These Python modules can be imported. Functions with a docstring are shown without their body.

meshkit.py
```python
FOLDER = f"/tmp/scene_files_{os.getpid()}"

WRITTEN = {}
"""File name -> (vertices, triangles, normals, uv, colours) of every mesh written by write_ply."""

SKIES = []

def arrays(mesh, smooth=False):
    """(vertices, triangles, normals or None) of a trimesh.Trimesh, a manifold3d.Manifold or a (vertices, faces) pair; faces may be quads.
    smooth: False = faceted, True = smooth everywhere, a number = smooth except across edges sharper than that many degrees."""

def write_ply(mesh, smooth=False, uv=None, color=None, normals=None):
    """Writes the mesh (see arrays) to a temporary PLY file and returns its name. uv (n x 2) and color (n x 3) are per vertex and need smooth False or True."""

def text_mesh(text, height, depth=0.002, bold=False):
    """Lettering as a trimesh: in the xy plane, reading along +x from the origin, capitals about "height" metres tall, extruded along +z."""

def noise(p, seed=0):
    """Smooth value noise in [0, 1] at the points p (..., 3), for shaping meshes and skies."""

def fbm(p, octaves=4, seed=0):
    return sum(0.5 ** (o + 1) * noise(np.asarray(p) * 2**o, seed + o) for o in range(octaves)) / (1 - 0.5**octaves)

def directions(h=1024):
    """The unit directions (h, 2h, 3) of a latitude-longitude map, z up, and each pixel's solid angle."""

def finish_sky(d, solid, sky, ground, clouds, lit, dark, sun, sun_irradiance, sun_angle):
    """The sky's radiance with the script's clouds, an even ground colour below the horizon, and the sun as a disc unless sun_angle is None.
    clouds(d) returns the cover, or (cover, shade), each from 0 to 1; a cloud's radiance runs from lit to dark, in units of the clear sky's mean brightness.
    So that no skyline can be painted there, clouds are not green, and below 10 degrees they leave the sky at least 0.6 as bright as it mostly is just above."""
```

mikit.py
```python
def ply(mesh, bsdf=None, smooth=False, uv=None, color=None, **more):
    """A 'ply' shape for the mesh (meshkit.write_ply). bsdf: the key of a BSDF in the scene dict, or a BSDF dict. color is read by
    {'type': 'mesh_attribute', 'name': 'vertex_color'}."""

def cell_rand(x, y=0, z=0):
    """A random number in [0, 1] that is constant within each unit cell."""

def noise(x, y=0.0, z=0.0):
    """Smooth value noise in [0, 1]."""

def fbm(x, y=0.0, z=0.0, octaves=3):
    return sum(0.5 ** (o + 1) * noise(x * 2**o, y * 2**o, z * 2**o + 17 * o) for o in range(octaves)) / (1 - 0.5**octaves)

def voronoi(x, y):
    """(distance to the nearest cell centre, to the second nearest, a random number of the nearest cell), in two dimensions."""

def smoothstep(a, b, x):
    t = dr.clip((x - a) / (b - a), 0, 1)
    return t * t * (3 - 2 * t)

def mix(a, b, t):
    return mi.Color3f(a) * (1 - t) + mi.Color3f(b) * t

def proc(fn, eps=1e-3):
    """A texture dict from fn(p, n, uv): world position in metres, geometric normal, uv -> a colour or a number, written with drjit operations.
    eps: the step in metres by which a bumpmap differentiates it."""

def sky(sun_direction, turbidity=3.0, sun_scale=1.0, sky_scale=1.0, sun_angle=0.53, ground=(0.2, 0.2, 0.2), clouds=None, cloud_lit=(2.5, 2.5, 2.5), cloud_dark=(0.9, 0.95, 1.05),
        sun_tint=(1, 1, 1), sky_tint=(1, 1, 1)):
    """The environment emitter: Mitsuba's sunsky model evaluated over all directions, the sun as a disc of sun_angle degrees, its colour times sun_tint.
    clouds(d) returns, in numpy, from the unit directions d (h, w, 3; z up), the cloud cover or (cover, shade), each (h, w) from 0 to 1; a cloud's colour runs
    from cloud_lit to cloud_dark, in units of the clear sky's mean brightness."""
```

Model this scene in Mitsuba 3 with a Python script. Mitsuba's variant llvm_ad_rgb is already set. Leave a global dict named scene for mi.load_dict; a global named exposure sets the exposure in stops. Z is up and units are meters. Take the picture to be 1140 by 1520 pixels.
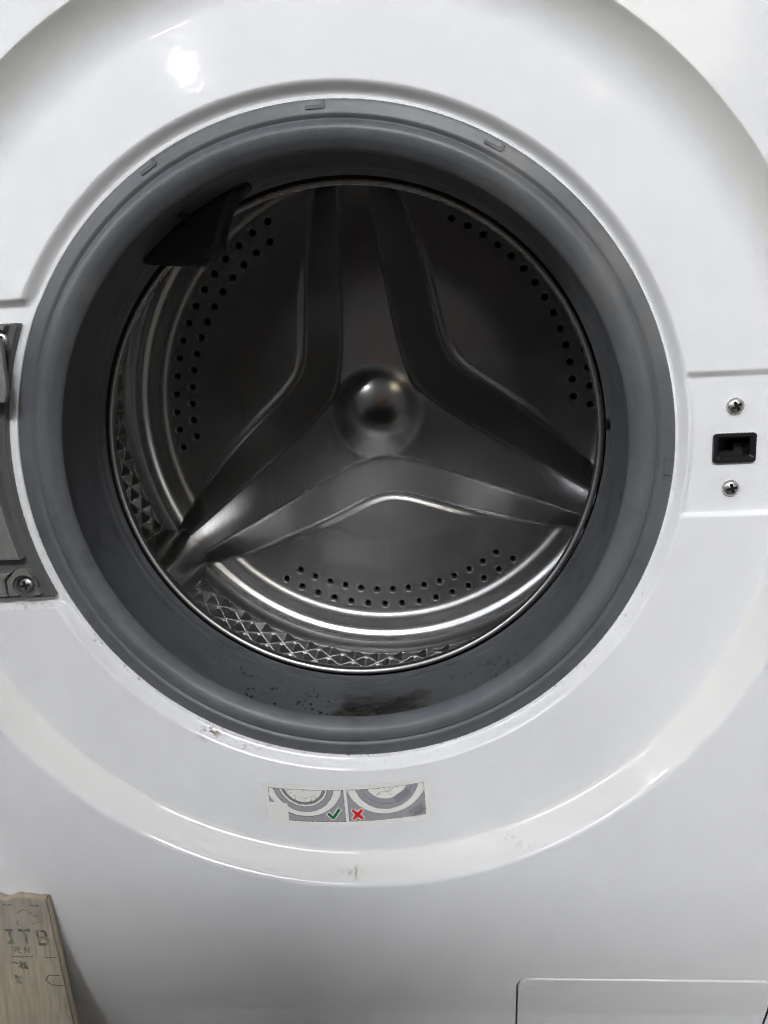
import math
import numpy as np
import trimesh
import shapely
from shapely import affinity
from shapely.geometry import Polygon, Point, LineString, box as sbox
import manifold3d as m3
import drjit as dr
import mitsuba as mi
import mikit
import meshkit

# machine frame: x right, z up, y into the drum; the origin is the centre of the door seal, on the plane of the seal's outer flange
PI = math.pi
T = mi.ScalarTransform4f
scene, labels = {}, {}

# ------------------------------------------------------------------ camera
TILT = math.radians(-3.0)            # the picture was taken with the phone rolled a little


def spin(v):
    c, s = math.cos(TILT), math.sin(TILT)
    x, y, z = v
    return np.array([x * c - z * s, y, x * s + z * c])


YAW, PITCH = math.radians(-3.8207), math.radians(-13.3669)
EYE = spin((0.0507, -0.3946, 0.0659))
FWD = spin((math.sin(YAW) * math.cos(PITCH), math.cos(YAW) * math.cos(PITCH), math.sin(PITCH)))
RGT = spin((math.cos(YAW), -math.sin(YAW), 0))
UPV = np.cross(RGT, FWD)
scene["camera"] = {"type": "perspective", "fov": 2 * math.degrees(math.atan(570 / 1153.58)), "fov_axis": "x", "near_clip": 0.01, "far_clip": 60.0,
                   "to_world": T().look_at(origin=EYE.tolist(), target=(EYE + FWD).tolist(), up=UPV.tolist())}
exposure = 0.0

# ------------------------------------------------------------------ light: lamps of the room and the dim bounce of its walls
scene["room_bounce"] = {"type": "constant", "radiance": {"type": "rgb", "value": [0.085, 0.088, 0.094]}}


def facing(pos, target):
    return T().look_at(origin=list(pos), target=list(target), up=[0.01, 0.02, 1])


LAMPS = [  # name, position, aimed at, width, height, radiance
    ("ceiling_lamp", (0.26, -2.15, 1.60), (0.02, 0.0, -0.1), 1.10, 0.36, (41.6, 41.7, 42.4)),
    ("shelf_lamp", (-1.80, -1.08, 1.19), (0, 0, 0.0), 0.10, 0.10, (240, 240, 234)),
    ("wall_lamp", (-0.76, -2.45, 0.96), (0, 0, 0.2), 0.028, 0.032, (760, 765, 770)),
    ("window_lamp", (-1.52, -2.00, 1.40), (0, 0, 0.0), 1.00, 0.16, (26, 27, 29)),
    ("side_lamp", (1.75, -2.00, 0.45), (0, 0, 0.0), 0.45, 0.60, (3, 3, 2.9)),
    ("corner_lamp", (0.78, -2.40, 1.00), (0, 0, 0.0), 0.45, 0.45, (2.8, 2.45, 1.7)),
]

# ------------------------------------------------------------------ materials


def two(b):
    return {"type": "twosided", "bsdf": b}


def rgb(*c):
    return {"type": "rgb", "value": list(c)}


def principled(name, base, rough, **more):
    scene[name] = two({"type": "principled", "base_color": base if isinstance(base, dict) else rgb(*base), "roughness": rough, **more})
    return name


S = mikit.smoothstep
F = mi.Float


def blot(p, x, z, rx, rz):
    d = dr.square((p.x - x) / rx) + dr.square((p.z - z) / rz)
    return dr.exp(-d)


def white_color(p, n, uv):
    grime = mikit.fbm(p.x * 700, p.z * 700, p.y * 500, 2)
    soft = mikit.fbm(p.x * 60, p.z * 60, 3.0, 3)
    base = mikit.mix((0.80, 0.81, 0.825), (0.775, 0.785, 0.80), soft)
    # brown dirt left at the foot of the lip, old rust marks lower down
    st = blot(p, -0.0809, -0.1526, 0.0055, 0.0035) * S(0.42, 0.62, grime)
    st = dr.maximum(st, 0.35 * blot(p, -0.0573, -0.1627, 0.018, 0.0025) * S(0.55, 0.72, grime))
    st = dr.maximum(st, 0.6 * blot(p, -0.0031, -0.2357, 0.0012, 0.0022) * S(0.2, 0.5, grime))
    st = dr.maximum(st, 0.35 * blot(p, -0.0060, -0.2355, 0.007, 0.0011) * S(0.35, 0.6, grime))
    st = dr.maximum(st, 0.16 * blot(p, 0.0856, -0.2164, 0.016, 0.0025) * S(0.45, 0.68, grime))
    st = dr.maximum(st, 0.5 * blot(p, -0.1740, -0.0740, 0.010, 0.002) * S(0.45, 0.7, grime))
    st = dr.maximum(st, 0.5 * S(0.86, 0.90, mikit.noise(p.x * 900, p.z * 900, p.y * 900)) * S(0.178, 0.172, dr.sqrt(p.x * p.x + p.z * p.z)) * S(0.02, -0.06, p.z))
    # yellowing of the old plastic in the outer wall of the door recess
    r = dr.sqrt(dr.square(p.x) + dr.square(p.z + 0.0015))
    yel = S(0.2235, 0.227, r) * S(0.2385, 0.2365, r)
    base = base * (1 - yel) + mi.Color3f(0.79, 0.795, 0.77) * yel
    return base * (1 - st) + mi.Color3f(0.20, 0.13, 0.06) * st


def white_rough(p, n, uv):
    return 0.035 + 0.04 * mikit.fbm(p.x * 45, p.z * 130, 1.0, 3)


scene["white_enamel"] = two({"type": "bumpmap", "arbitrary": mikit.proc(lambda p, n, uv: mikit.fbm(p.x * 260, p.y * 260, p.z * 260, 2), 4e-4), "scale": 0.000028,
                             "bsdf": {"type": "principled", "base_color": mikit.proc(white_color), "roughness": mikit.proc(white_rough), "specular": 0.5}})


def rubber_color(p, n, uv):
    soft = mikit.fbm(p.x * 38, p.z * 38, p.y * 38, 4)
    fine = mikit.fbm(p.x * 240, p.z * 240, p.y * 240, 3)
    base = mikit.mix((0.088, 0.094, 0.104), (0.116, 0.122, 0.131), soft)
    base = base * (0.92 + 0.16 * fine)
    dust = S(0.56, 0.8, mikit.fbm(p.x * 22 + 7, p.z * 22, p.y * 30, 3)) * S(-0.02, 0.12, p.z)
    base = base * (1 - 0.35 * dust) + mi.Color3f(0.26, 0.25, 0.22) * 0.35 * dust
    scuff = S(0.5, 0.8, mikit.fbm(p.x * 60 + 3, p.z * 60, p.y * 60, 4)) * 0.18
    base = base * (1 - scuff)
    deep = S(0.004, 0.012, p.y)                     # the black mould lies in the fold only
    a = (p.x - 0.010) / 0.030
    pool = deep * S(0.30, 0.55, dr.exp(-dr.square(a)) * (0.55 + 0.9 * mikit.fbm(p.x * 70, p.y * 90, 8.0, 3))) * S(0.062, 0.036, p.y + 0.018 * (mikit.fbm(p.x * 120, p.y * 120, 2.0, 3) - 0.5)) * S(-0.11, -0.135, p.z)
    spots = S(0.60, 0.68, mikit.noise(p.x * 520, p.y * 260, p.z * 520)) * S(0.45, 0.62, mikit.noise(p.x * 95, p.y * 95, 5.0))
    spots = spots * S(0.072, 0.030, p.y) * deep * S(-0.118, -0.148, p.z)
    silt = mikit.mix((0.030, 0.028, 0.020), (0.005, 0.005, 0.004), S(0.35, 0.7, mikit.fbm(p.x * 260, p.y * 300, 9.0, 3)))
    base = base * (1 - pool * 0.97) + silt * pool * 0.97
    return base * (1 - 0.92 * spots)


scene["grey_rubber"] = two({"type": "bumpmap", "arbitrary": mikit.proc(lambda p, n, uv: mikit.fbm(p.x * 900, p.y * 900, p.z * 900, 2), 3e-4), "scale": 0.00008,
                            "bsdf": {"type": "principled", "base_color": mikit.proc(rubber_color), "roughness": 0.42, "specular": 0.45}})
principled("dark_rubber", (0.018, 0.019, 0.021), 0.5, specular=0.3)


def steel_rough(p, n, uv):
    x, z = p.x + 0.0021, p.z + 0.0070
    r = dr.sqrt(x * x + z * z)
    streak = mikit.fbm(p.x * 900, p.z * 14, p.y * 20, 3)
    return 0.03 + 0.05 * S(0.030, 0.052, r) + 0.015 * (streak - 0.5) * S(0.03, 0.05, r) + 0.06 * S(0.10, 0.24, 1 - dr.abs(n.y)) * S(0.199, 0.190, r) * S(0.036, 0.046, r)


scene["drum_steel"] = two({"type": "bumpmap", "arbitrary": mikit.proc(lambda p, n, uv: mikit.fbm(p.x * 55, p.z * 55, p.y * 55, 3), 5e-4), "scale": 0.00010,
                           "bsdf": {"type": "roughconductor", "distribution": "ggx", "alpha": mikit.proc(steel_rough), "eta": rgb(2.88, 2.88, 2.86), "k": rgb(3.05, 3.04, 3.02), "specular_reflectance": rgb(0.92, 0.92, 0.925)}})
scene["rim_steel"] = two({"type": "roughconductor", "distribution": "ggx", "alpha": 0.11, "eta": rgb(2.9, 2.88, 2.75), "k": rgb(3.1, 3.0, 2.9)})
scene["wall_steel"] = two({"type": "roughconductor", "distribution": "ggx", "alpha": 0.07, "eta": rgb(2.9, 2.9, 2.88), "k": rgb(3.1, 3.08, 3.05), "specular_reflectance": rgb(1.0, 1.0, 1.0)})
scene["screw_steel"] = two({"type": "roughconductor", "distribution": "ggx", "alpha": 0.15, "eta": rgb(2.9, 2.8, 2.6), "k": rgb(3.0, 2.9, 2.7)})
principled("shroud_rubber", (0.022, 0.024, 0.027), 0.5, specular=0.35)
principled("tub_black", (0.012, 0.012, 0.012), 0.7, specular=0.2)
principled("black_plastic", (0.012, 0.012, 0.013), 0.28, specular=0.5)


def zinc_color(p, n, uv):
    soft = mikit.fbm(p.x * 120, p.z * 120, p.y * 120, 3)
    return mikit.mix((0.24, 0.245, 0.24), (0.34, 0.34, 0.325), soft)


principled("cast_zinc", mikit.proc(zinc_color), 0.42, metallic=0.55, specular=0.5)
principled("worn_zinc", (0.12, 0.125, 0.125), 0.5, metallic=0.4)
principled("sticker_paper", (0.80, 0.80, 0.77), 0.35)
principled("ink_grey", (0.34, 0.34, 0.36), 0.4)
principled("ink_mid_grey", (0.24, 0.24, 0.26), 0.4)
principled("ink_line", (0.09, 0.09, 0.10), 0.4)
principled("ink_green", (0.006, 0.13, 0.055), 0.4)
principled("ink_red", (0.62, 0.02, 0.02), 0.4)
principled("seam_dark", (0.05, 0.05, 0.055), 0.6)
principled("lamp_housing", (0.6, 0.6, 0.6), 0.5)


def wood_color(p, n, uv):
    g = mikit.fbm(p.x * 330, p.z * 22, p.y * 200, 4)
    s = mikit.fbm(p.x * 30, p.z * 12, 2.0, 3)
    c = mikit.mix((0.50, 0.445, 0.345), (0.39, 0.345, 0.26), g)
    c = mikit.mix(c, (0.36, 0.335, 0.28), S(0.4, 0.75, s))
    return c * (0.85 + 0.3 * mikit.noise(p.x * 700, p.z * 90, 1.0))


principled("raw_wood", mikit.proc(wood_color), 0.7, specular=0.25)
principled("wood_edge", mikit.proc(lambda p, n, uv: mikit.mix((0.46, 0.40, 0.31), (0.36, 0.31, 0.23), mikit.fbm(p.y * 900, p.z * 30, 1.0, 3))), 0.75, specular=0.2)


def stamp_color(p, n, uv):
    w = S(0.36, 0.66, mikit.fbm(p.x * 420, p.z * 300, 4.0, 3)) * 0.65 + 0.25
    return mikit.mix((0.06, 0.085, 0.08), (0.34, 0.31, 0.24), w)


principled("stamp_ink", mikit.proc(stamp_color), 0.7, specular=0.2)
principled("pencil_ink", (0.17, 0.155, 0.125), 0.7, specular=0.2)
principled("floor_tile", mikit.proc(lambda p, n, uv: mikit.mix((0.17, 0.145, 0.11), (0.12, 0.105, 0.08), mikit.fbm(p.x * 9, p.y * 9, 1.0, 4))), 0.5)
principled("dark_cloth", (0.022, 0.022, 0.026), 0.9, specular=0.1)
principled("skin", (0.42, 0.26, 0.19), 0.5)
principled("dark_hair", (0.015, 0.012, 0.010), 0.5)
principled("door_white", (0.78, 0.79, 0.80), 0.25)
principled("door_chrome", (0.35, 0.36, 0.37), 0.2, metallic=0.9)
scene["door_glass"] = {"type": "dielectric", "int_ior": 1.5}

# ------------------------------------------------------------------ mesh helpers


def numbered(key):
    if key not in scene:
        return key
    n = 1
    while f"{key}_{n:03d}" in scene:
        n += 1
    return f"{key}_{n:03d}"


def put(key, mesh, mat, smooth=False, label=None, **more):
    key = numbered(key)
    scene[key] = mikit.ply(mesh, mat, smooth=smooth, **more)
    if label:
        labels[key] = {"label": label}
    return key


def put_normals(key, v, f, n, mat):
    key = numbered(key)
    face = np.cross(v[f[:, 1]] - v[f[:, 0]], v[f[:, 2]] - v[f[:, 0]])
    if (face * n[f[:, 0]]).sum() < 0:
        f = f[:, ::-1]
    scene[key] = {"type": "ply", "filename": meshkit.write_ply((v, f), False, normals=n), "face_normals": False, "bsdf": {"type": "ref", "id": mat}}
    return key


def grid_faces(nr, nc, wrap):
    """Quads of a (rows, columns) grid as triangles."""
    i, j = np.meshgrid(np.arange(nr - 1), np.arange(nc if wrap else nc - 1), indexing="ij")
    a, b = i * nc + j, i * nc + (j + 1) % nc
    c, d = (i + 1) * nc + (j + 1) % nc, (i + 1) * nc + j
    return np.vstack([np.stack([a, b, c], -1).reshape(-1, 3), np.stack([a, c, d], -1).reshape(-1, 3)])


def grid_normals(P, wrap):
    du = np.gradient(P, axis=0)
    if wrap:
        dv = (np.roll(P, -1, 1) - np.roll(P, 1, 1)) / 2
    else:
        dv = np.gradient(P, axis=1)
    n = np.cross(du, dv)
    return n / (np.linalg.norm(n, axis=-1, keepdims=True) + 1e-20)


def spline(pts, step=0.0006):
    """A smooth profile (r, y) through the points, evenly sampled (centripetal Catmull-Rom)."""
    p = np.asarray(pts, float)
    p = np.vstack([2 * p[0] - p[1], p, 2 * p[-1] - p[-2]])
    out = []
    for k in range(1, len(p) - 2):
        p0, p1, p2, p3 = p[k - 1:k + 3]
        t = [0]
        for a, b in ((p0, p1), (p1, p2), (p2, p3)):
            t.append(t[-1] + max(np.linalg.norm(b - a), 1e-9) ** 0.5)
        n = max(2, int(np.linalg.norm(p2 - p1) / step))
        u = np.linspace(t[1], t[2], n, endpoint=False)[:, None]
        a1 = (t[1] - u) / (t[1] - t[0]) * p0 + (u - t[0]) / (t[1] - t[0]) * p1
        a2 = (t[2] - u) / (t[2] - t[1]) * p1 + (u - t[1]) / (t[2] - t[1]) * p2
        a3 = (t[3] - u) / (t[3] - t[2]) * p2 + (u - t[2]) / (t[3] - t[2]) * p3
        b1 = (t[2] - u) / (t[2] - t[0]) * a1 + (u - t[0]) / (t[2] - t[0]) * a2
        b2 = (t[3] - u) / (t[3] - t[1]) * a2 + (u - t[1]) / (t[3] - t[1]) * a3
        out.append((t[2] - u) / (t[2] - t[1]) * b1 + (u - t[1]) / (t[2] - t[1]) * b2)
    return np.vstack(out + [p[-2:-1]])


def ring(key, profile, mat, n=720, centre=lambda y: (0 * y, 0 * y), wob=None):
    """A surface of revolution about the drum's axis from (r, y) points; centre(y) shifts each section."""
    pr = np.asarray(profile, float)
    t = np.arange(n) / n * 2 * PI
    r, y = pr[:, :1], pr[:, 1:]
    cx, cz = centre(y)
    R = r + (wob(r, y, t[None]) if wob else 0)
    P = np.stack([cx + R * np.cos(t), np.broadcast_to(y, R.shape if wob else (len(pr), n)), cz + R * np.sin(t)], -1)
    return put_normals(key, P.reshape(-1, 3), grid_faces(len(pr), n, True), grid_normals(P, True).reshape(-1, 3), mat)


def ss(a, b, x):
    t = np.clip((x - a) / (b - a), 0, 1)
    return t * t * (3 - 2 * t)


def softramp(t, e0, e1):
    """0 below 0, 1 above 1, straight between, with rounded corners of half-width e0 and e1."""
    sp = lambda u, e: np.where(u < -e, 0, np.where(u > e, u, (u + e) ** 2 / (4 * np.maximum(e, 1e-9))))
    return sp(t, e0) - sp(t - 1, e1)


def smax(a, b, k):
    h = np.clip(0.5 + 0.5 * (a - b) / k, 0, 1)
    return b + (a - b) * h + k * h * (1 - h)


def extrude(poly, depth, mat=None):
    return trimesh.util.concatenate([trimesh.creation.extrude_polygon(g, depth, engine="earcut") for g in getattr(poly, "geoms", [poly]) if g.area > 1e-8])


def front(mesh, y0):
    """Stands an xy-extrusion (z up = towards the viewer) upright in the machine's front: x stays, y becomes z, the top of the extrusion lies at y0 - depth."""
    v = np.array(mesh.vertices)
    mesh = mesh.copy()
    mesh.vertices = np.stack([v[:, 0], y0 - v[:, 2], v[:, 1]], -1)
    return mesh


def bevelled(poly, depth, bevel, steps=4):
    """An extrusion whose top edge is rounded, built of stacked offset sections."""
    poly = max(getattr(poly, "geoms", [poly]), key=lambda g: g.area)
    base = np.array(shapely.segmentize(poly.exterior, 0.002).coords)[:-1]
    nrm = np.roll(base, -1, 0) - np.roll(base, 1, 0)
    nrm = np.stack([nrm[:, 1], -nrm[:, 0]], -1)
    nrm /= np.linalg.norm(nrm, axis=1, keepdims=True) + 1e-12
    if not poly.exterior.is_ccw:
        nrm = -nrm
    rows = [np.column_stack([base, np.zeros(len(base))])]
    for k in range(steps + 1):
        a = k / steps * PI / 2
        rows.append(np.column_stack([base - nrm * bevel * (1 - math.cos(a)), np.full(len(base), depth - bevel + bevel * math.sin(a))]))
    P = np.array(rows)
    n = len(base)
    side = trimesh.Trimesh(P.reshape(-1, 3), grid_faces(len(rows), n, True), process=False)
    cv, cf = trimesh.creation.triangulate_polygon(Polygon(P[-1][:, :2]).buffer(0), engine="earcut")
    cap = trimesh.Trimesh(np.column_stack([cv, np.full(len(cv), depth)]), cf, process=False)
    return trimesh.util.concatenate([side, cap])


def rounded_rect(x0, z0, x1, z1, r):
    return sbox(x0 + r, z0 + r, x1 - r, z1 - r).buffer(r, quad_segs=8)


def to_trimesh(m):
    q = m.to_mesh()
    return trimesh.Trimesh(np.array(q.vert_properties)[:, :3], np.array(q.tri_verts), process=False)


def at(px, py, y):
    d = FWD + (px - 570) / 1153.58 * RGT - (py - 760) / 1153.58 * UPV
    return EYE + (y - EYE[1]) / d[1] * d


# ------------------------------------------------------------------ the room's floor and the lamps
labels["floor"] = {"label": "worn beige floor under the washing machine", "kind": "structure", "category": "floor"}
put("floor", trimesh.Trimesh([[-4, -4, -0.47], [4, -4, -0.47], [4, 0.8, -0.47], [-4, 0.8, -0.47]], [[0, 1, 2], [0, 2, 3]], process=False), "floor_tile")
scene["floor"]["face_normals"] = True

lamp_words = {"ceiling_lamp": ("wide white ceiling lamp above the washing machine", "lamp"), "shelf_lamp": ("bright white lamp high on the left wall", "lamp"), "side_lamp": ("tall white lamp across the room to the right", "lamp"), "wall_lamp": ("small bright wall lamp across the room", "lamp"),
              "window_lamp": ("tall cool white lamp across the room to the left", "lamp"), "corner_lamp": ("tall warm dim lamp in the corner to the right", "lamp")}
for name, pos, aim, w, h, rad in LAMPS:
    m = facing(pos, aim)
    housing = trimesh.creation.box((w + 0.03, h + 0.03, 0.03))
    housing.apply_translation((0, 0, -0.018))
    scene[name + "__housing"] = mikit.ply(housing, "lamp_housing", to_world=m)
    scene[name + "__diffuser"] = {"type": "rectangle", "to_world": m @ T().scale([w / 2, h / 2, 1]), "emitter": {"type": "area", "radiance": {"type": "rgb", "value": list(rad)}}}
    labels[name] = {"label": lamp_words[name][0], "category": lamp_words[name][1]}

# ------------------------------------------------------------------ the crouching photographer behind the camera, seen mirrored in the steel
labels["person"] = {"label": "crouching person in dark clothes holding a phone up in front of the open drum", "category": "person"}
labels["phone"] = {"label": "black phone held by the crouching person", "category": "phone"}


def chain(bones, fine=0.012, rounds=8):
    body = m3.Manifold()
    for (a, ra), (b, rb) in bones:
        body = body + m3.Manifold.batch_hull([m3.Manifold.sphere(ra, 16).translate(a), m3.Manifold.sphere(rb, 16).translate(b)])
    m = to_trimesh(body.refine_to_length(fine))
    m.merge_vertices()
    return trimesh.smoothing.filter_taubin(m, iterations=rounds)


PX, PY, PZ = -0.04, -0.57, 0.10
neck, chest, waist, hips = (PX, -0.66, -0.02), (PX - 0.01, -0.69, -0.13), (PX - 0.01, -0.79, -0.24), (PX, -0.88, -0.30)
bones = [((neck, 0.052), (chest, 0.115)), ((chest, 0.125), (waist, 0.120)), ((waist, 0.120), (hips, 0.135))]
skin = [(((PX, -0.65, -0.03), 0.05), ((PX, PY - 0.02, PZ - 0.02), 0.055))]
grip = {}
for sd in (-1, 1):
    sh, el, wr = (PX + sd * 0.190, -0.66, -0.07), (PX + sd * 0.235, -0.56, -0.21), (EYE[0] + sd * 0.062, -0.475, EYE[2] - 0.055)
    hip, kn, an = (PX + sd * 0.085, -0.88, -0.30), (PX + sd * 0.24, -0.60, -0.20), (PX + sd * 0.15, -0.86, -0.41)
    bones += [((neck, 0.05), (sh, 0.065)), ((chest, 0.11), (sh, 0.065)), ((sh, 0.065), (el, 0.046)), ((el, 0.046), (wr, 0.034)), ((hip, 0.10), (kn, 0.068)), ((kn, 0.066), (an, 0.045))]
    foot = an[0], an[1] + 0.16, -0.435
    bones += [((an, 0.045), ((an[0], an[1] - 0.02, -0.43), 0.038)), (((an[0], an[1], -0.43), 0.038), (foot, 0.033))]
    palm = (EYE[0] + sd * 0.050, -0.430, EYE[2] - 0.030)
    hand = [((wr, 0.026), (palm, 0.022))]
    for q in range(4):
        base, midp, tip = ((palm[0] + sd * 0.006, palm[1] - 0.004 + 0.003 * q, palm[2] + 0.020 - 0.017 * q), (EYE[0] + sd * 0.050, -0.404, EYE[2] + 0.004 - 0.019 * q), (EYE[0] + sd * (0.026 + 0.003 * abs(q - 1)), -0.4015, EYE[2] - 0.004 - 0.019 * q))
        if q < 2:
            tip = (EYE[0] + sd * 0.043, -0.4035, EYE[2] - 0.012 - 0.019 * q)
        hand += [((base, 0.010), (midp, 0.009)), ((midp, 0.009), (tip, 0.0075))]
    hand += [((palm, 0.014), ((EYE[0] + sd * 0.046, -0.435, EYE[2] + 0.006), 0.011)), (((EYE[0] + sd * 0.046, -0.435, EYE[2] + 0.006), 0.011), ((EYE[0] + sd * 0.022, -0.431, EYE[2] + 0.022), 0.009))]
    put("person__hand", chain(hand, 0.004, 5), "skin", smooth=True)
scene["person"] = mikit.ply(chain(bones), "dark_cloth", smooth=True)
headm = trimesh.creation.icosphere(4, 1.0)
v = np.array(headm.vertices)
front_k = np.clip(v[:, 1], 0, 1)
v = v * np.array([0.076, 0.098, 0.115]) * (1 - 0.18 * np.clip(-v[:, 2:3], 0, 1) ** 2)
nose = np.exp(-((v[:, 0] / 0.013) ** 2) - ((v[:, 2] + 0.012) / 0.022) ** 2) * (front_k > 0.5)
eyes = sum(np.exp(-(((v[:, 0] - e) / 0.014) ** 2) - ((v[:, 2] - 0.008) / 0.012) ** 2) for e in (-0.032, 0.032)) * (front_k > 0.4)
mouth = np.exp(-((v[:, 0] / 0.022) ** 2) - ((v[:, 2] + 0.056) / 0.006) ** 2) * (front_k > 0.4)
v[:, 1] += 0.020 * nose - 0.007 * eyes - 0.003 * mouth
head = trimesh.util.concatenate([trimesh.Trimesh(v, headm.faces, process=False), chain(skin)] + [trimesh.creation.icosphere(2, 1.0).apply_scale((0.010, 0.020, 0.032)).apply_translation((e * 0.078, -0.01, -0.005)) for e in (-1, 1)])
nv = len(v)
hv = np.array(head.vertices)
own = np.r_[np.arange(nv), np.arange(len(hv) - 2 * 162, len(hv))]
hv[own] += [PX, PY, PZ]
head.vertices = hv
put("person__head", head, "skin", smooth=True)
hair = trimesh.creation.icosphere(4, 1.0)
w = np.array(hair.vertices) * np.array([0.083, 0.106, 0.124]) + [0, -0.010, 0.006]
keepf = ~((w[:, 1] > 0.035) & (w[:, 2] < 0.055))
hair = trimesh.Trimesh(w + [PX, PY, PZ], hair.faces[keepf[hair.faces].all(1) & (w[hair.faces].mean(1)[:, 2] > -0.055)], process=False)
put("person__hair", hair, "dark_hair", smooth=True)
ph = front(bevelled(rounded_rect(-0.037, -0.140, 0.037, 0.020, 0.009), 0.008, 0.001), 0)
ph.apply_translation((EYE[0], -0.4040, EYE[2]))
ph.apply_transform(trimesh.transformations.rotation_matrix(math.radians(-13.4), (1, 0, 0), EYE - 0.02 * FWD))
ph.apply_translation(-0.016 * FWD)
scene["phone"] = mikit.ply(ph, "black_plastic", smooth=30)

# ------------------------------------------------------------------ washing machine: front panel
M = "washing_machine"
labels[M] = {"label": "white front loading washing machine with its round door open", "category": "washing machine"}
RECESS_DZ = -0.0028
FACE_Y = -0.0197


def bulge(z):
    """The panel curves back below the door."""
    d = np.maximum(0, -0.232 - z)
    return 1.45 * d * d


def front_y(x, z):
    """Depth of the front moulding at (x, z)."""
    r = np.hypot(x, z)
    th = np.arctan2(z, x)
    rc = np.hypot(x, z - RECESS_DZ)
    y = -0.0055 * ss(0.1710, 0.1772, r)
    top = ss(-0.35, 0.75, np.sin(th))
    # flat pockets at the level of the lip: the latch on the right, the hinge on the left
    tw = lambda zz, e_top, e_bot, z0, z1: ss(z0 - e_bot, z0, zz) * (1 - ss(z1, z1 + e_top, zz))
    latch = np.where(x > 0, tw(z, 0.0040, 0.0018, -0.0345, 0.0322), 0) * ss(0.1752, 0.1785, r)
    hinge = np.where(x < 0, tw(z, 0.0050, 0.0030, -0.0725, 0.0835), 0) * ss(0.15, 0.16, r)
    m = np.maximum(latch, hinge) * (1 - ss(0.228, 0.236, r))
    y = y * (1 - m) + m * np.where(x > 0, -0.0028, -0.0006)
    e0 = 0.0016 + 0.0070 * top
    r1, r2 = 0.2255 - 0.001 * top, 0.2374
    w = r2 - r1
    cove = np.clip((rc - 0.2135) / (r2 - 0.2135), 0, 1) ** 2.2 - 0.5 * softramp((rc - r2 + 0.001) / 0.002, 0.3, 0.3) * 0
    y = y + (FACE_Y + 0.0055) * ((1 - top) * softramp((rc - r1) / w, e0 / w, 0.0014 / w) + top * cove)
    return y + bulge(z) * ss(0.2372, 0.25, rc)


def front_y2(x, z):
    return front_y(x, z)


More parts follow.
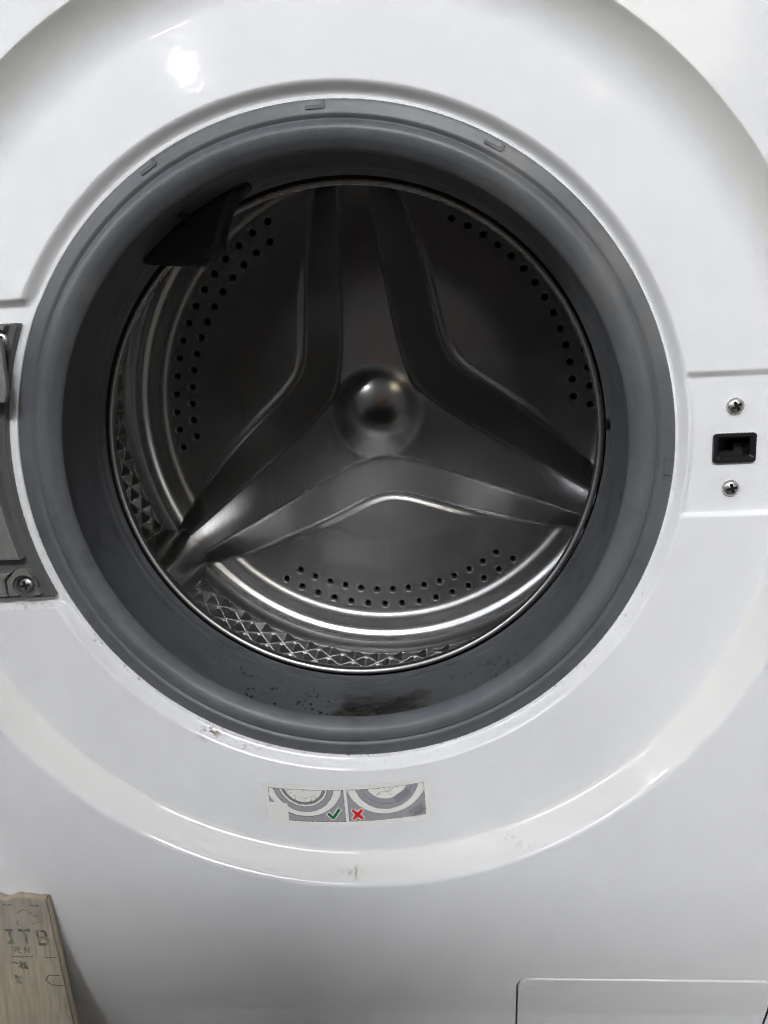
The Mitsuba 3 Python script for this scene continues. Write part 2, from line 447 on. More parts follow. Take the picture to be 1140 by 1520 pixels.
rs = np.concatenate([np.linspace(0.1694, 0.184, 42), np.linspace(0.1845, 0.2195, 60), np.linspace(0.2199, 0.2475, 70)])
nt = 1800
t = np.arange(nt) / nt * 2 * PI
X, Z = rs[:, None] * np.cos(t), rs[:, None] * np.sin(t)
Y = front_y(X, Z)
lipr = np.array([[0.1694, 0.012], [0.1690, 0.004], [0.1691, 0.0008]])
P = np.stack([X, Y, Z], -1)
Plip = np.stack([np.stack([a * np.cos(t), np.full(nt, b), a * np.sin(t)], -1) for a, b in lipr])
P = np.concatenate([Plip, P])
front_v, front_f, front_n = P.reshape(-1, 3), grid_faces(len(P), nt, True), grid_normals(P, True).reshape(-1, 3)

# the plain sheet round the recess, cut out for the service flap
fl = at(770, 1500, FACE_Y + 0.0075)
ft = at(950, 1457, FACE_Y + 0.0075)
fr_ = at(1152, 1470, FACE_Y + 0.0075)
FLAP = rounded_rect(fl[0], -0.420, fr_[0], ft[2], 0.0075)
hole = FLAP.buffer(0.0009)
sheet = sbox(-0.298, -0.46, 0.298, 0.39).difference(Polygon(np.column_stack([0.2475 * np.cos(t), 0.2475 * np.sin(t)]))).difference(hole)
vv, ff, off = [front_v], [front_f], len(front_v)
nn = [front_n]
zs = np.concatenate([np.arange(-0.46, -0.20, 0.004), [-0.2, 0.0, 0.39]])
for z0, z1 in zip(zs[:-1], zs[1:]):
    part = sheet.intersection(sbox(-0.4, z0, 0.4, z1))
    for g in getattr(part, "geoms", [part]):
        if g.area < 1e-9 or g.geom_type != "Polygon":
            continue
        v2, f2 = trimesh.creation.triangulate_polygon(g, engine="earcut")
        d = np.maximum(0, -0.232 - v2[:, 1])
        vv.append(np.column_stack([v2[:, 0], FACE_Y + bulge(v2[:, 1]), v2[:, 1]]))
        n = np.column_stack([np.zeros(len(v2)), -np.ones(len(v2)), -2.9 * d])
        nn.append(n / np.linalg.norm(n, axis=1, keepdims=True))
        ff.append(f2 + off)
        off += len(v2)
V, Fc, N = np.vstack(vv), np.vstack(ff), np.vstack(nn)
N = np.where((N[:, 1:2] > 0), -N, N)
fn = np.cross(V[Fc[:, 1]] - V[Fc[:, 0]], V[Fc[:, 2]] - V[Fc[:, 0]])
flip = (fn * N[Fc[:, 0]]).sum(1) < 0
Fc[flip] = Fc[flip][:, ::-1]
LATCH = at(1088, 664, -0.002)
cen = V[Fc].mean(1)
Fc = Fc[~((np.abs(cen[:, 0] - LATCH[0]) < 0.0088) & (np.abs(cen[:, 2] - LATCH[2]) < 0.0058))]
put_normals(M + "__front_panel", V, Fc, N, "white_enamel")
# side and top sheets of the cabinet
cab = trimesh.util.concatenate([trimesh.creation.box((0.0012, 0.56, 0.85)).apply_translation((s * 0.2988, 0.261, -0.035)) for s in (-1, 1)]
                               + [trimesh.creation.box((0.598, 0.56, 0.0012)).apply_translation((0, 0.261, z)) for z in (0.3905, -0.4605)]
                               + [trimesh.creation.box((0.598, 0.0012, 0.85)).apply_translation((0, 0.545, -0.035))])
put(M + "__cabinet", cab, "white_enamel")
# service flap: rounded lid and the dark seam behind it
lid = front(bevelled(FLAP, 0.006, 0.0012), 0)
v = np.array(trimesh.remesh.subdivide_to_size(lid.vertices, lid.faces, 0.02)[0])
f = trimesh.remesh.subdivide_to_size(lid.vertices, lid.faces, 0.02)[1]
v[:, 1] += FACE_Y + 0.0060 - 0.0003 + bulge(v[:, 2])
put(M + "__service_flap", trimesh.Trimesh(v, f), "white_enamel", smooth=40)
hc = np.array(shapely.segmentize(hole.exterior, 0.004).coords)[:-1]
P = np.stack([np.column_stack([hc[:, 0], FACE_Y + bulge(hc[:, 1]) + d, hc[:, 1]]) for d in (0.0001, 0.010)])
bk = trimesh.creation.triangulate_polygon(hole, engine="earcut")
seam = trimesh.util.concatenate([trimesh.Trimesh(P.reshape(-1, 3), grid_faces(2, len(hc), True), process=False),
                                 trimesh.Trimesh(np.column_stack([bk[0][:, 0], FACE_Y + bulge(bk[0][:, 1]) + 0.010, bk[0][:, 1]]), bk[1], process=False)])
put(M + "__service_flap__seam", seam, "seam_dark")

# ------------------------------------------------------------------ door seal
DC = (-0.0020, -0.0071)      # the drum hangs a little off centre in its springs


def sag(y):
    k = np.clip(y / 0.09, 0, 1)
    return 0.0007 - 0.0034 * k, -0.0053 * k


seal = spline([(0.1702, 0.0030), (0.1700, 0.0008), (0.1695, -0.0005), (0.1684, -0.0009), (0.1650, -0.0015), (0.1628, -0.0018), (0.1617, -0.0012), (0.1610, -0.0008), (0.1603, -0.0014), (0.1594, -0.0028),
               (0.1565, -0.0040), (0.1530, -0.0030), (0.1500, -0.0004), (0.1484, 0.0016), (0.1478, 0.0030), (0.1479, 0.0042), (0.1488, 0.0050), (0.1520, 0.0066), (0.1545, 0.0110), (0.1560, 0.0200), (0.1568, 0.0400), (0.1575, 0.0640),
               (0.1580, 0.0720), (0.1572, 0.0752), (0.1578, 0.0800), (0.1566, 0.0840), (0.1580, 0.0890)], 0.0005)
ring(M + "__door_seal", seal, "grey_rubber", 900, sag)
# small moulded marks on the seal's flange
for px, pz in ((-89.4, 140.4), (-8.0, 165.9), (75.5, 148.7), (8.4, -165.3), (167.0, -1.3)):
    q = spin((px / 1000, 0, pz / 1000))
    a = math.atan2(q[2], q[0])
    mark = trimesh.util.concatenate([trimesh.creation.box((0.0016, 0.0012, 0.0090)), trimesh.creation.box((0.0030, 0.0012, 0.0016)).apply_translation((0.0014, 0, -0.0042))])
    mark.apply_transform(trimesh.transformations.rotation_matrix(-a, (0, 1, 0)))
    mark.apply_translation((0.1660 * math.cos(a), -0.0015, 0.1660 * math.sin(a)))
    put(M + "__door_seal__moulded_mark", mark, "grey_rubber")
# dark water inlet shroud hanging from the top left of the seal
pts = [(at(px, py, 0.064)[0], at(px, py, 0.064)[2]) for px, py in ((200, 391), (250, 394), (303, 395), (316, 388), (331, 368), (336, 340), (344, 312), (360, 288), (375, 273))]
ac, bc_ = (math.atan2(q[1] + 0.0033, q[0] + 0.0017) for q in (pts[-1], (pts[0][0] - 0.012, pts[0][1])))
pts += [(-0.0017 + 0.1580 * math.cos(a), -0.0033 + 0.1580 * math.sin(a)) for a in np.linspace(ac, bc_, 14)]
shroud = Polygon(pts).buffer(0.002).buffer(-0.002).buffer(-0.0015).buffer(0.0015)
put(M + "__door_seal__inlet_shroud", front(bevelled(shroud, 0.012, 0.004), 0.070), "shroud_rubber", smooth=50, label="dark rubber shroud hanging over the drum edge at the top left")
for x, z, a in ((-0.0835, 0.1230, -0.5), (-0.0610, 0.1400, -0.8)):
    rib = trimesh.creation.box((0.0025, 0.012, 0.012))
    rib.apply_transform(trimesh.transformations.rotation_matrix(a, (0, 1, 0)))
    rib.apply_translation((x, 0.052, z + 0.009))
    put(M + "__door_seal__rib", rib, "shroud_rubber")
# small drain hole on the right of the fold
put(M + "__door_seal__drain_hole", trimesh.creation.icosphere(2, 1.0).apply_scale((0.0012, 0.0015, 0.0036)).apply_translation((0.1538, 0.079, 0.001)), "tub_black", smooth=True)

# ------------------------------------------------------------------ drum
D = M + "__drum"
SPOKE = [math.radians(a) for a in (93.5, 213.5, 333.5)]
HOLE_MID = [a + PI / 3 for a in SPOKE]
BACK = 0.331


def star_height(x, z):
    """Height of the pressed back wall towards the viewer, metres, at drum coordinates in metres."""
    X, Z = x * 1000, z * 1000
    r = np.hypot(X, Z)
    d1s, d2s = [], []
    for a in SPOKE:
        al, b = X * math.cos(a) + Z * math.sin(a), np.abs(-X * math.sin(a) + Z * math.cos(a))
        b = np.hypot(b, np.minimum(al, 0))
        al = np.maximum(al, 0)
        d1 = b - (13.5 + (187 - al) * 0.088)
        d2 = b - (65.5 - 0.02 * al - 0.00067 * al * al)
        d1s.append(d1)
        d2s.append(d2)

    def inner(ds, k):
        ds = np.sort(np.stack(ds), axis=0)
        return ds[0] - k * np.log1p(np.exp(-(ds[1] - ds[0]) / k))

    d1, d2 = inner(d1s, 12.0), inner(d2s, 9.0)
    t = d1 / np.maximum(d1 - d2, 1e-3)
    t = np.where(d1 <= 0, np.maximum(d1 / 26.0, -1), np.where(d2 >= 0, 1 + np.minimum(d2 / 30.0, 1), t))
    h = (35.0 - 11.0 * np.minimum(r, 200) / 190.0) * (1 - softramp(t, 0.085, 0.11))
    # shallow dish pressed into each sector
    sector = ss(1.0, 1.25, t)
    h = h + sector * 2.6 * (1 - ss(118, 168, r))
    step = 3.4 * softramp((r - 200.0) / 6.0, 0.45, 0.45) + 3.4 * softramp((r - 219.0) / 5.5, 0.45, 0.45)
    h = smax(h, step, 3.0)
    # hub dome
    dome = np.sqrt(np.maximum(118.0 ** 2 - r * r, 0)) - 118.0
    h = smax(h, 39.2 + dome - 0.6 * np.maximum(r - 40, 0) ** 1.5, 1.6)
    return h / 1000


hole_xy = []
for mid in HOLE_MID:
    for k in range(15):
        a = mid + math.radians(5.03 * (k - 7))
        hole_xy.append((0.1929 * math.cos(a), 0.1929 * math.sin(a)))
    for k in range(14):
        a = mid + math.radians(5.03 * (k - 6.5))
        hole_xy.append((0.1779 * math.cos(a), 0.1779 * math.sin(a)))
hole_xy = np.array(hole_xy)
from scipy.spatial import cKDTree
hole_tree = cKDTree(hole_xy)


def back_y(x, z):
    h = star_height(x, z)
    d, _ = hole_tree.query(np.column_stack([x.ravel(), z.ravel()]), distance_upper_bound=0.006)
    d = np.where(np.isfinite(d), d, 1).reshape(x.shape)
    return BACK - h + 0.0045 * (1 - ss(0.0014, 0.0038, d)), d


rs = np.concatenate([np.linspace(0.0004, 0.045, 26), np.linspace(0.0464, 0.1700, 92), np.linspace(0.1706, 0.2000, 58), np.linspace(0.2005, 0.2312, 60)])
nt = 1700
t = np.arange(nt) / nt * 2 * PI
X, Z = rs[:, None] * np.cos(t), rs[:, None] * np.sin(t)
Y, dist = back_y(X, Z)
P = np.stack([X + DC[0], Y, Z + DC[1]], -1)
f = grid_faces(len(P), nt, True)
f = f[~(dist.ravel()[f] < 0.0024).all(1)]
put_normals(D + "__back_wall", P.reshape(-1, 3), f, grid_normals(P, True).reshape(-1, 3), "drum_steel")

# side wall with its pressed diamond pattern
ys = np.concatenate([np.linspace(0.3250, 0.236, 100), np.linspace(0.22, 0.125, 8)])
nt = 2000
t = np.arange(nt) / nt * 2 * PI
PITCH_N, AX = 64, 0.0140


def emboss(y, th):
    u = th / (2 * PI) * PITCH_N
    w = (0.3065 - y) / AX
    a, b = u + w / 2, u - w / 2
    fa, fb = np.abs((a % 1) - 0.5) * 2, np.abs((b % 1) - 0.5) * 2      # 1 on the lattice lines
    tri = 1 - np.maximum(fa, fb)
    h = np.minimum(tri, 0.8) * 0.0058
    env = ss(0.3075, 0.3060, y) * ss(0.228, 0.24, y)
    lift = np.ones_like(th)
    for a0 in SPOKE:
        dd = np.abs((th - a0 + PI) % (2 * PI) - PI)
        lift = lift * ss(0.128, 0.145, dd)
    return h * env * lift


YY, TT = np.meshgrid(ys, t, indexing="ij")
R = 0.2385 - emboss(YY, TT) - 0.0085 * np.clip((YY - 0.3110) / 0.0135, 0, 1.1) ** 2 + 0.0022 * np.exp(-((YY - 0.3098) / 0.0011) ** 2)
P = np.stack([DC[0] + R * np.cos(TT), YY, DC[1] + R * np.sin(TT)], -1)
n = grid_normals(P, True).reshape(-1, 3)
put_normals(D, P.reshape(-1, 3), grid_faces(len(ys), nt, True), n, "wall_steel")
# front cone of the drum and its rolled rim
RC = (-0.0030, -0.0055)
cone = spline([(0.2385, 0.128), (0.2360, 0.119), (0.2250, 0.112), (0.1950, 0.104), (0.1650, 0.098), (0.1575, 0.0965)], 0.003)
ring(D + "__front_cone", cone, "wall_steel", 360, lambda y: (DC[0] + 0 * y, DC[1] + 0 * y))
roll = np.array([(0.1552 + 0.0024 * math.cos(a), 0.0915 + 0.0028 * math.sin(a)) for a in np.linspace(0.6, 2 * PI - 0.9, 22)])
roll = np.vstack([roll, [(0.1560, 0.0955), (0.1548, 0.0975), (0.1575, 0.1000)]])
roll = np.vstack([[(0.1574, 0.0965)], roll])
rk = [(0.1574 - 0.0, 0.0965)]
ring(D + "__rim", roll, "rim_steel", 720, lambda y: (RC[0] + 0 * y, RC[1] + 0 * y))
# lifters on the drum's side, one at each spoke
for a in SPOKE:
    th = np.linspace(-1, 1, 61)
    yl = np.linspace(0.130, 0.3085, 40)
    A, YL = np.meshgrid(th, yl, indexing="ij")
    hgt = 0.031 * (1 - np.abs(A) ** 4) * ss(0.128, 0.165, YL) * (0.72 + 0.28 * ss(0.30, 0.2, YL))
    R = 0.2388 - hgt - 0.0025 * np.exp(-((A / 0.25) ** 2)) * ss(0.15, 0.2, YL)
    ang = a + A * 0.128
    P = np.stack([DC[0] + R * np.cos(ang), YL, DC[1] + R * np.sin(ang)], -1)
    put_normals(D + "__lifter", P.reshape(-1, 3), grid_faces(61, 40, False), grid_normals(P, False).reshape(-1, 3), "wall_steel")
# black tub behind the drum
tub = np.array([(0.0, 0.40), (0.255, 0.40), (0.262, 0.39), (0.262, 0.11), (0.250, 0.098), (0.170, 0.090), (0.1660, 0.087), (0.1575, 0.0885)])
ring(M + "__tub", np.vstack([tub[:1] + [[0.0005, 0]], tub[1:]]), "tub_black", 180, lambda y: (DC[0] + 0 * y, DC[1] + 0 * y))

# ------------------------------------------------------------------ screws


def screw_mesh(R, H):
    prof = [(0.0, H)] + [(R * math.sin(a), H * math.cos(a) * 0.75 + H * 0.25) for a in np.linspace(0.15, PI / 2, 8)] + [(R, 0.0), (0.0, 0.0)]
    body = m3.CrossSection([np.array(prof)], m3.FillRule.EvenOdd).revolve(40)
    body = body.rotate((0, 0, 0))
    for k in (0, 1):
        cut = m3.Manifold.cube((R * 1.25, R * 0.36, H * 1.2), True).rotate((0, 0, 90 * k)).translate((0, 0, H * 0.95))
        body = body - cut
    body = body - m3.Manifold.cylinder(H * 0.9, R * 0.12, R * 0.30, 16).translate((0, 0, H * 0.3))
    return to_trimesh(body)


def screw(key, x, y, z, R, H, rot, mat="screw_steel"):
    m = screw_mesh(R, H)
    m.apply_transform(trimesh.transformations.rotation_matrix(rot, (0, 0, 1)))
    m = front(m, 0)
    m.apply_translation((x, y, z))
    put(key, m, mat, smooth=35)
    cross = trimesh.util.concatenate([trimesh.creation.box((R * 1.22, R * 0.34, H * 0.12)), trimesh.creation.box((R * 0.34, R * 1.22, H * 0.118))])
    cross.apply_translation((0, 0, H * 0.40))
    cross.apply_transform(trimesh.transformations.rotation_matrix(rot, (0, 0, 1)))
    cross = front(cross, 0)
    cross.apply_translation((x, y, z))
    put(key + "_recess", cross, "tub_black")


# ------------------------------------------------------------------ latch in its pocket on the right
for px, py, rot in ((1089, 602, 0.5), (1082, 723, 0.2)):
    q = at(px, py, -0.001)
    screw(M + "__latch__screw", q[0], -0.0030, q[2], 0.0041, 0.0027, rot)
c = at(1088, 664, -0.002)
lx, lz = c[0], c[2]
frame = rounded_rect(-0.0102, -0.0073, 0.0102, 0.0073, 0.0016)
frame_m = m3.CrossSection([np.array(frame.exterior.coords)[:-1]], m3.FillRule.EvenOdd)
inner = rounded_rect(-0.0074, -0.0044, 0.0078, 0.0046, 0.0012)
inner_m = m3.CrossSection([np.array(inner.exterior.coords)[:-1]], m3.FillRule.EvenOdd)
body = m3.Manifold.extrude(frame_m, 0.020, 0) - m3.Manifold.extrude(inner_m, 0.0186, 0).translate((0, 0, 0.0028))
top = m3.Manifold.extrude(inner_m, 0.0016, 0, 0, (1.22, 1.28)).translate((0, 0, 0.0186))
body = (body - top).translate((0, 0, -0.018))
lm = front(to_trimesh(body), 0)
lm.apply_translation((lx, -0.0026, lz))
put(M + "__latch", lm, "black_plastic", smooth=30, label="black plastic door latch socket")
hook = trimesh.creation.box((0.0050, 0.012, 0.0050)).apply_translation((lx + 0.0052, 0.0110, lz - 0.0012))
put(M + "__latch__catch", hook, "dark_rubber")
ledge = trimesh.creation.box((0.0120, 0.010, 0.0018)).apply_translation((lx + 0.0004, 0.0075, lz - 0.0036))
put(M + "__latch__ledge", ledge, "black_plastic")

# ------------------------------------------------------------------ hinge in its pocket on the left
H = M + "__hinge"


def arc(r, z0, z1, n):
    return [(-math.sqrt(r * r - z * z), z) for z in np.linspace(z0, z1, n)]


zt, zb = at(15, 480, -0.004)[2], at(60, 886, -0.004)[2]
base = Polygon(arc(0.1736, zt, zb, 40) + [(-0.230, zb), (-0.230, zt)]).buffer(-0.0008).buffer(0.0008)
put(H, front(bevelled(base, 0.0045, 0.0006), -0.0008), "worn_zinc", smooth=40, label="grey cast metal door hinge at the left edge")
face = Polygon(arc(0.1774, zt - 0.0006, zb + 0.0022, 40) + [(-0.230, zb + 0.0022), (-0.230, zt - 0.0006)])
sc = at(35, 872, -0.010)
boss = Point(sc[0], sc[2]).buffer(0.0066, quad_segs=16)
upper = at(-6, 505, -0.010)
boss2 = Point(upper[0], upper[2]).buffer(0.0060, quad_segs=16)
corner = Polygon([(sc[0] - 0.010, zb), (sc[0] - 0.010, sc[2] + 0.004), (sc[0] - 0.004, sc[2] + 0.010), (sc[0] + 0.06, sc[2] + 0.010), (sc[0] + 0.06, zb)]).buffer(-0.002).buffer(0.002)
corner2 = sbox(-0.23, zt - 0.0225, -0.1, zt)
plate = face.difference(corner).difference(corner2)
mid = plate.intersection(sbox(-0.23, -0.0460, -0.1, zt - 0.0235))
low = plate.intersection(sbox(-0.23, zb, -0.1, -0.0530))
for g in getattr(mid, "geoms", [mid]):
    put(H + "__face_plate", front(bevelled(g.buffer(-0.0004), 0.0070, 0.0008), -0.0052), "cast_zinc", smooth=40)
for g in getattr(low, "geoms", [low]):
    put(H + "__face_plate", front(bevelled(g.buffer(-0.0004), 0.0050, 0.0008), -0.0052), "cast_zinc", smooth=40)


def holed(poly, hole, depth, y0):
    return front(extrude(poly.difference(hole), depth), y0)


c1 = face.intersection(corner).buffer(-0.0007)
put(H + "__screw_boss", holed(c1, boss, 0.0040, -0.0052), "cast_zinc")
c2 = face.intersection(corner2).buffer(-0.0004)
put(H + "__screw_boss", holed(c2, boss2, 0.0046, -0.0052), "cast_zinc")
cup = boss.buffer(0.0003).difference(Point(sc[0], sc[2]).buffer(0.0053))
put(H + "__screw_boss__collar", front(extrude(cup, 0.0022), -0.0052), "worn_zinc")
screw(H + "__screw", sc[0] - 0.0006, -0.0050, sc[2], 0.0042, 0.0026, 0.15)
screw(H + "__screw", upper[0], -0.0050, upper[2], 0.0042, 0.0026, 0.7)
lug = at(3, 548, -0.012)
put(H + "__lug", front(bevelled(Polygon([(lug[0] - 0.02, lug[2] - 0.018), (lug[0] + 0.0005, lug[2] - 0.0165), (lug[0] + 0.0025, lug[2] - 0.0120), (lug[0] + 0.0035, lug[2] + 0.0150), (lug[0] - 0.02, lug[2] + 0.0150)]), 0.0030, 0.0010), -0.0125), "cast_zinc", smooth=40)

# ------------------------------------------------------------------ the open door, swung to the left
DR = M + "__door"
HX, HY, OPEN = -0.222, -0.030, math.radians(121)


def door_space(P):
    """Door coordinates (u from the hinge along the door, w through its thickness, z) to the machine's."""
    u, w, z = P[..., 0], P[..., 1], P[..., 2]
    ax, ay = math.cos(OPEN), -math.sin(OPEN)
    return np.stack([HX + u * ax + w * ay, HY + u * ay - w * ax, z], -1)


def door_ring(key, prof, mat):
    t = np.arange(180) / 180 * 2 * PI
    pr = np.asarray(prof, float)
    P = door_space(np.stack([0.235 + pr[:, :1] * np.cos(t), np.broadcast_to(pr[:, 1:], (len(pr), 180)), pr[:, :1] * np.sin(t)], -1))
    put_normals(key, P.reshape(-1, 3), grid_faces(len(pr), 180, True), grid_normals(P, True).reshape(-1, 3), mat)


door_ring(DR, spline([(0.150, 0.010), (0.155, 0.030), (0.185, 0.036), (0.222, 0.026), (0.231, 0.010), (0.228, -0.006), (0.190, -0.012), (0.160, -0.008), (0.150, 0.010)], 0.004), "door_white")
bowl = spline([(0.153, 0.004), (0.146, -0.020), (0.132, -0.060), (0.105, -0.082), (0.060, -0.090), (0.001, -0.092)], 0.004)
door_ring(DR + "__bowl", bowl, "black_plastic")

# ------------------------------------------------------------------ sticker below the door
K = M + "__sticker"
OX, OY = at(512, 1172, -0.0058)[0], at(512, 1172, -0.0058)[2]
sl = math.radians(1.4)


def sticker_place(poly_or_mesh, lift):
    """Flat sticker drawing (mm, x right, y down from the top edge) onto the panel, its arc included."""
    v = np.array(poly_or_mesh.vertices)
    x, y = v[:, 0] / 1000, v[:, 1] / 1000
    b = -0.0036 * (1 - (x / 0.045) ** 2)
    px, pz = x, b + 0.0036 - 0.0036 - y
    X = OX + (px * math.cos(sl) - pz * math.sin(sl))
    Zz = OY + 0.0036 + (px * math.sin(sl) + pz * math.cos(sl))
    Yy = front_y(X, Zz) - lift
    return trimesh.Trimesh(np.stack([X, Yy, Zz], -1), poly_or_mesh.faces, process=False)


def flat(poly, grid=2.0):
    vs, fs, o = [], [], 0
    for g in getattr(poly, "geoms", [poly]):
        if g.geom_type != "Polygon" or g.area < 1e-3:
            continue
        g = shapely.segmentize(g, grid)
        x0, _, x1, _ = g.bounds
        for k in range(int(math.floor(x0 / 4)), int(math.ceil(x1 / 4))):
            c = g.intersection(sbox(k * 4, -100, k * 4 + 4, 100))
            for q in getattr(c, "geoms", [c]):
                if q.geom_type != "Polygon" or q.area < 1e-4:
                    continue
                v2, f2 = trimesh.creation.triangulate_polygon(q, engine="earcut")
                vs.append(v2)
                fs.append(f2 + o)
                o += len(v2)
    v = np.vstack(vs)
    return trimesh.Trimesh(np.column_stack([v, np.zeros(len(v))]), np.vstack(fs), process=False)


def ink(name, poly, mat, layer, label=None):
    put(K + ("__" + name if name else ""), sticker_place(flat(poly), 0.00012 + layer * 0.00007), mat, label=label)


paper = sbox(-45.8, -1.6, 46.8, 22.6).buffer(0.4)
ink("", paper, "sticker_paper", 0, "white paper sticker with two grey drawings of the door seal, a green tick and a red cross")
pl, prr = sbox(-44.0, 0.4, -1.3, 20.6), sbox(0.8, 0.4, 44.6, 20.4)


def disc(c, rx, ry):
    return affinity.scale(Point(*c).buffer(1, quad_segs=40), rx, ry)


def wiggle(pts, w):
    return LineString(pts).buffer(w)


rng = np.random.default_rng(5)
for side, (panel, c, seal_out, seal_in, white_out) in enumerate(((pl, (-24.0, -3.2), 17.6, 12.4, 20.6), (prr, (23.6, -4.8), 18.6, 12.4, 21.8))):
    inside = panel
    ink("drawing", panel.difference(disc(c, white_out * 1.08, white_out)), "ink_grey", 1)
    ink("drawing", panel.intersection(disc(c, seal_out, seal_out)).difference(disc(c, seal_in + (1.9 if side == 0 else 0), seal_in + (1.9 if side == 0 else 0))), "ink_grey", 1)
    if side == 0:
        ink("drawing", panel.intersection(disc(c, seal_in + 0.9, seal_in + 0.9)).difference(disc(c, seal_in - 0.8, seal_in - 0.8)), "ink_mid_grey", 2)
    lines = [disc(c, rr, rr).exterior.buffer(0.13) for rr in ((seal_out, seal_in + 1.9, seal_in - 0.8) if side == 0 else (seal_out, seal_out - 3.2, seal_in))] + [disc(c, white_out * 1.08, white_out).exterior.buffer(0.13)]
    # folds of the laundry
    for k in range(13):
        a = rng.uniform(0.15, PI - 0.15)
        q = rng.uniform(3, seal_in - 2.2)
        p0 = np.array([c[0] + q * math.cos(a), c[1] + q * math.sin(a)])
        ln = [p0]
        d = rng.uniform(0, 2 * PI)
        for _ in range(4):
            d += rng.uniform(-0.7, 0.7)
            ln.append(ln[-1] + 1.3 * np.array([math.cos(d), math.sin(d)]))
        lines.append(wiggle(ln, 0.10).intersection(disc(c, seal_in - 0.6, seal_in - 0.6)))
    lines.append(panel.exterior.buffer(0.12))
    ink("drawing_lines", shapely.union_all(lines).intersection(panel.buffer(0.12)), "ink_line", 3)
# caught cloth in the right drawing and the bright spiky mark beside it
cloth = affinity.rotate(sbox(27.8, 4.6, 36.4, 8.4), -32, origin=(32.1, 6.5)).buffer(0.6)
ink("drawing", cloth.intersection(prr), "ink_mid_grey", 4)
bc = (39.6, 16.3)
brush = affinity.rotate(sbox(bc[0] - 3.2, bc[1] - 1.5, bc[0] + 3.2, bc[1] + 1.5), -24, origin=bc)
spikes = [Polygon([(bc[0] + 2.6 * math.cos(a - 0.16), bc[1] + 1.8 * math.sin(a - 0.16)), (bc[0] + 6.2 * math.cos(a), bc[1] + 5.6 * math.sin(a)), (bc[0] + 2.6 * math.cos(a + 0.16), bc[1] + 1.8 * math.sin(a + 0.16))]) for a in np.arange(-0.9, 2.9, 0.34)]
ink("drawing_lines", shapely.union_all(spikes), "ink_line", 4)
ink("drawing", brush, "ink_mid_grey", 5)
# plain white square where a printed code stood
ink("blank_square", sbox(-44.8, 9.6, -34.0, 21.4), "sticker_paper", 5)
tick = LineString([(-10.6, 15.6), (-8.4, 18.0), (-4.6, 12.8)])
ink("tick", tick.buffer(1.35, cap_style="square"), "sticker_paper", 6)
ink("tick", tick.buffer(0.85, cap_style="square"), "ink_green", 7, "dark green tick")
cr = shapely.union_all([LineString([(3.6, 13.6), (8.2, 18.4)]), LineString([(8.2, 13.6), (3.6, 18.4)])])
ink("cross", cr.buffer(1.45), "sticker_paper", 6)
ink("cross", cr.buffer(0.95), "ink_red", 7, "red cross")

# ------------------------------------------------------------------ wooden board leaning at the lower left
B = "wooden_board"
labels[B] = {"label": "weathered plywood board with faded stamps leaning on the machine front at the lower left corner", "category": "board"}
yt, yb = -0.0246, -0.050
tr = at(67, 1334, yt)
zbot = -0.468
# right edge runs through this point of the board's lower part
k = at(106, 1519, yt + (yb - yt) * 0.40)
dx = (k[0] - tr[0]) / (k[2] - tr[2])


def board_y(z):
    return yt + (yb - yt) * (tr[2] - z) / (tr[2] - zbot)


TH = 0.0045
n = 60
xs = np.linspace(-0.34, tr[0], n)
jag = 0.0013 * (meshkit.noise(np.column_stack([xs * 260, xs * 0, xs * 0]), 3) - 0.5) * 2 + 0.0006 * (meshkit.noise(np.column_stack([xs * 900, xs * 0, xs * 0]), 4) - 0.5)
top_z = tr[2] + jag - 0.02 * (xs - tr[0]) * 0
rows = []
for w in np.linspace(0, 1, 24):
    z = top_z * (1 - w) + zbot * w
    x = xs + dx * (z - tr[2]) * ss(-0.34, tr[0], xs) ** 0.0
    rows.append(np.stack([x, board_y(z), z], -1))
fr = np.array(rows)
bkp = fr + np.array([0, TH, 0])
fv = trimesh.Trimesh(fr.reshape(-1, 3), grid_faces(24, n, False), process=False)
put(B, fv, "raw_wood", smooth=True)
# torn top, edge veneers and back
topP = np.stack([fr[0], fr[0] + [0, TH * 0.5, 0.0006], bkp[0]])
sheetP = trimesh.util.concatenate([trimesh.Trimesh(topP.reshape(-1, 3), grid_faces(3, n, False), process=False), trimesh.Trimesh(bkp.reshape(-1, 3), grid_faces(24, n, False), process=False)])
put(B + "__back", sheetP, "wood_edge")
sideP = []
for q in ((0, 0.0), (0.06, 0.0), (0.08, -0.0025), (0.26, -0.0025), (0.28, 0.0004), (1, 0.0004)):
    sideP.append(fr[:, -1] + np.array([q[1], TH * q[0], 0]))
put(B + "__edge", trimesh.Trimesh(np.array(sideP).reshape(-1, 3), grid_faces(6, 24, False), process=False), "wood_edge")


def on_board(px, py):
    z = -0.28
    for _ in range(12):
        q = at(px, py, board_y(z))
        z = q[2]
    return q


def stamp(poly, mat="stamp_ink", name="stamped_mark"):
    """A print given in the photograph's proportions, laid flat on the board."""
    vs, fs, o = [], [], 0
    for g in getattr(poly, "geoms", [poly]):
        v2, f2 = trimesh.creation.triangulate_polygon(g, engine="earcut")
        vs.append(v2)
        fs.append(f2 + o)
        o += len(v2)
    v2 = np.vstack(vs)
    x, z = BX + (v2[:, 0] * bs) + dx * (-v2[:, 1] * bs), BZ - v2[:, 1] * bs
    put(B + "__" + name, trimesh.Trimesh(np.column_stack([x, board_y(z) - 0.00015, z]), np.vstack(fs), process=False), mat)


# board print coordinates: units of 1 mm, x from the left photo edge, y down from the board's top
o0 = on_board(0, 1326)
BX, BZ, bs = o0[0], tr[2], 0.001


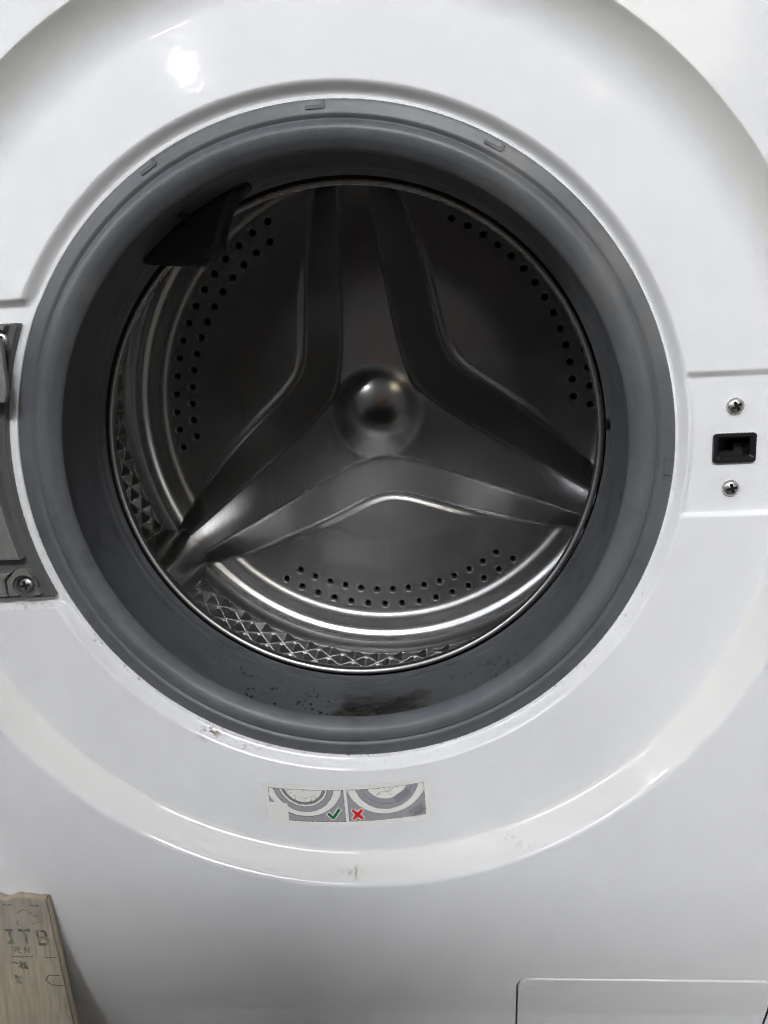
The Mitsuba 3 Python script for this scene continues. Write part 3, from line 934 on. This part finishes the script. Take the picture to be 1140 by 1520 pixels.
def glyph(s, x, y, h, bold=True, mat="stamp_ink"):
    m = meshkit.text_mesh(s, h, 0.0005, bold)
    v = np.array(m.vertices)
    keep = np.abs(np.array(m.face_normals)[:, 2]) > 0.9
    fz = v[np.array(m.faces)].mean(1)[:, 2] > 0.0004
    fcs = np.array(m.faces)[keep & fz]
    X = BX + x * bs + v[:, 0] + dx * -(y * bs - v[:, 1])
    Zz = BZ - y * bs + v[:, 1]
    put(B + "__stamped_mark", trimesh.Trimesh(np.column_stack([X, board_y(Zz) - 0.00015, Zz]), fcs, process=False), mat)


glyph("I", -2.2, 27.6, 0.0086)
glyph("T", 5.6, 27.8, 0.0088)
glyph("B", 15.6, 28.6, 0.0092)
glyph("9E", -0.6, 33.4, 0.0036, False, "pencil_ink")
glyph("N", 7.0, 33.4, 0.0036, False, "pencil_ink")
stamp(wiggle([(-2, 35.6), (4.5, 36.0), (12, 35.8)], 0.22), "pencil_ink")
stamp(wiggle([(17.5, 35.9), (22, 36.3), (25.5, 36.0)], 0.22), "pencil_ink")
stamp(Polygon([(4.4 + (3.6 if k % 2 == 0 else 1.9) * math.cos(k * PI / 5 + 0.5), 41.6 + (4.0 if k % 2 == 0 else 2.2) * math.sin(k * PI / 5 + 0.5)) for k in range(10)]))
stamp(wiggle([(-2, 39.4), (0.6, 39.8), (3.4, 40.2)], 0.6))
stamp(Polygon([(-2, 47.4), (2.6, 48.6), (0.6, 50.4), (1.6, 53.2), (-2, 52.6)]))
stamp(wiggle([(8.8, 8.6), (10.2, 7.2), (12.2, 6.8), (14.6, 7.3), (16.2, 9.0)], 0.34))
stamp(wiggle([(16.2, 9.0), (18.0, 10.6), (21.0, 11.2)], 0.55))
stamp(wiggle([(16.0, 15.4), (18.6, 14.8), (21.4, 13.2)], 0.42))
stamp(wiggle([(7.6, 13.2), (6.6, 15.2), (7.6, 16.4)], 0.26), "pencil_ink")
stamp(wiggle([(25.2, 47.4), (18.6, 47.4), (16.4, 50.2), (18.8, 53.4), (25.8, 53.8)], 0.30), "pencil_ink")
stamp(wiggle([(0.5, 3.6), (3.5, 4.0), (5.5, 3.5)], 0.34), "pencil_ink")
stamp(wiggle([(16.5, 3.8), (19, 4.3), (22, 4.2)], 0.34), "pencil_ink")
labels[B + "__edge"] = {"label": "split plywood edge with a dark open seam"}
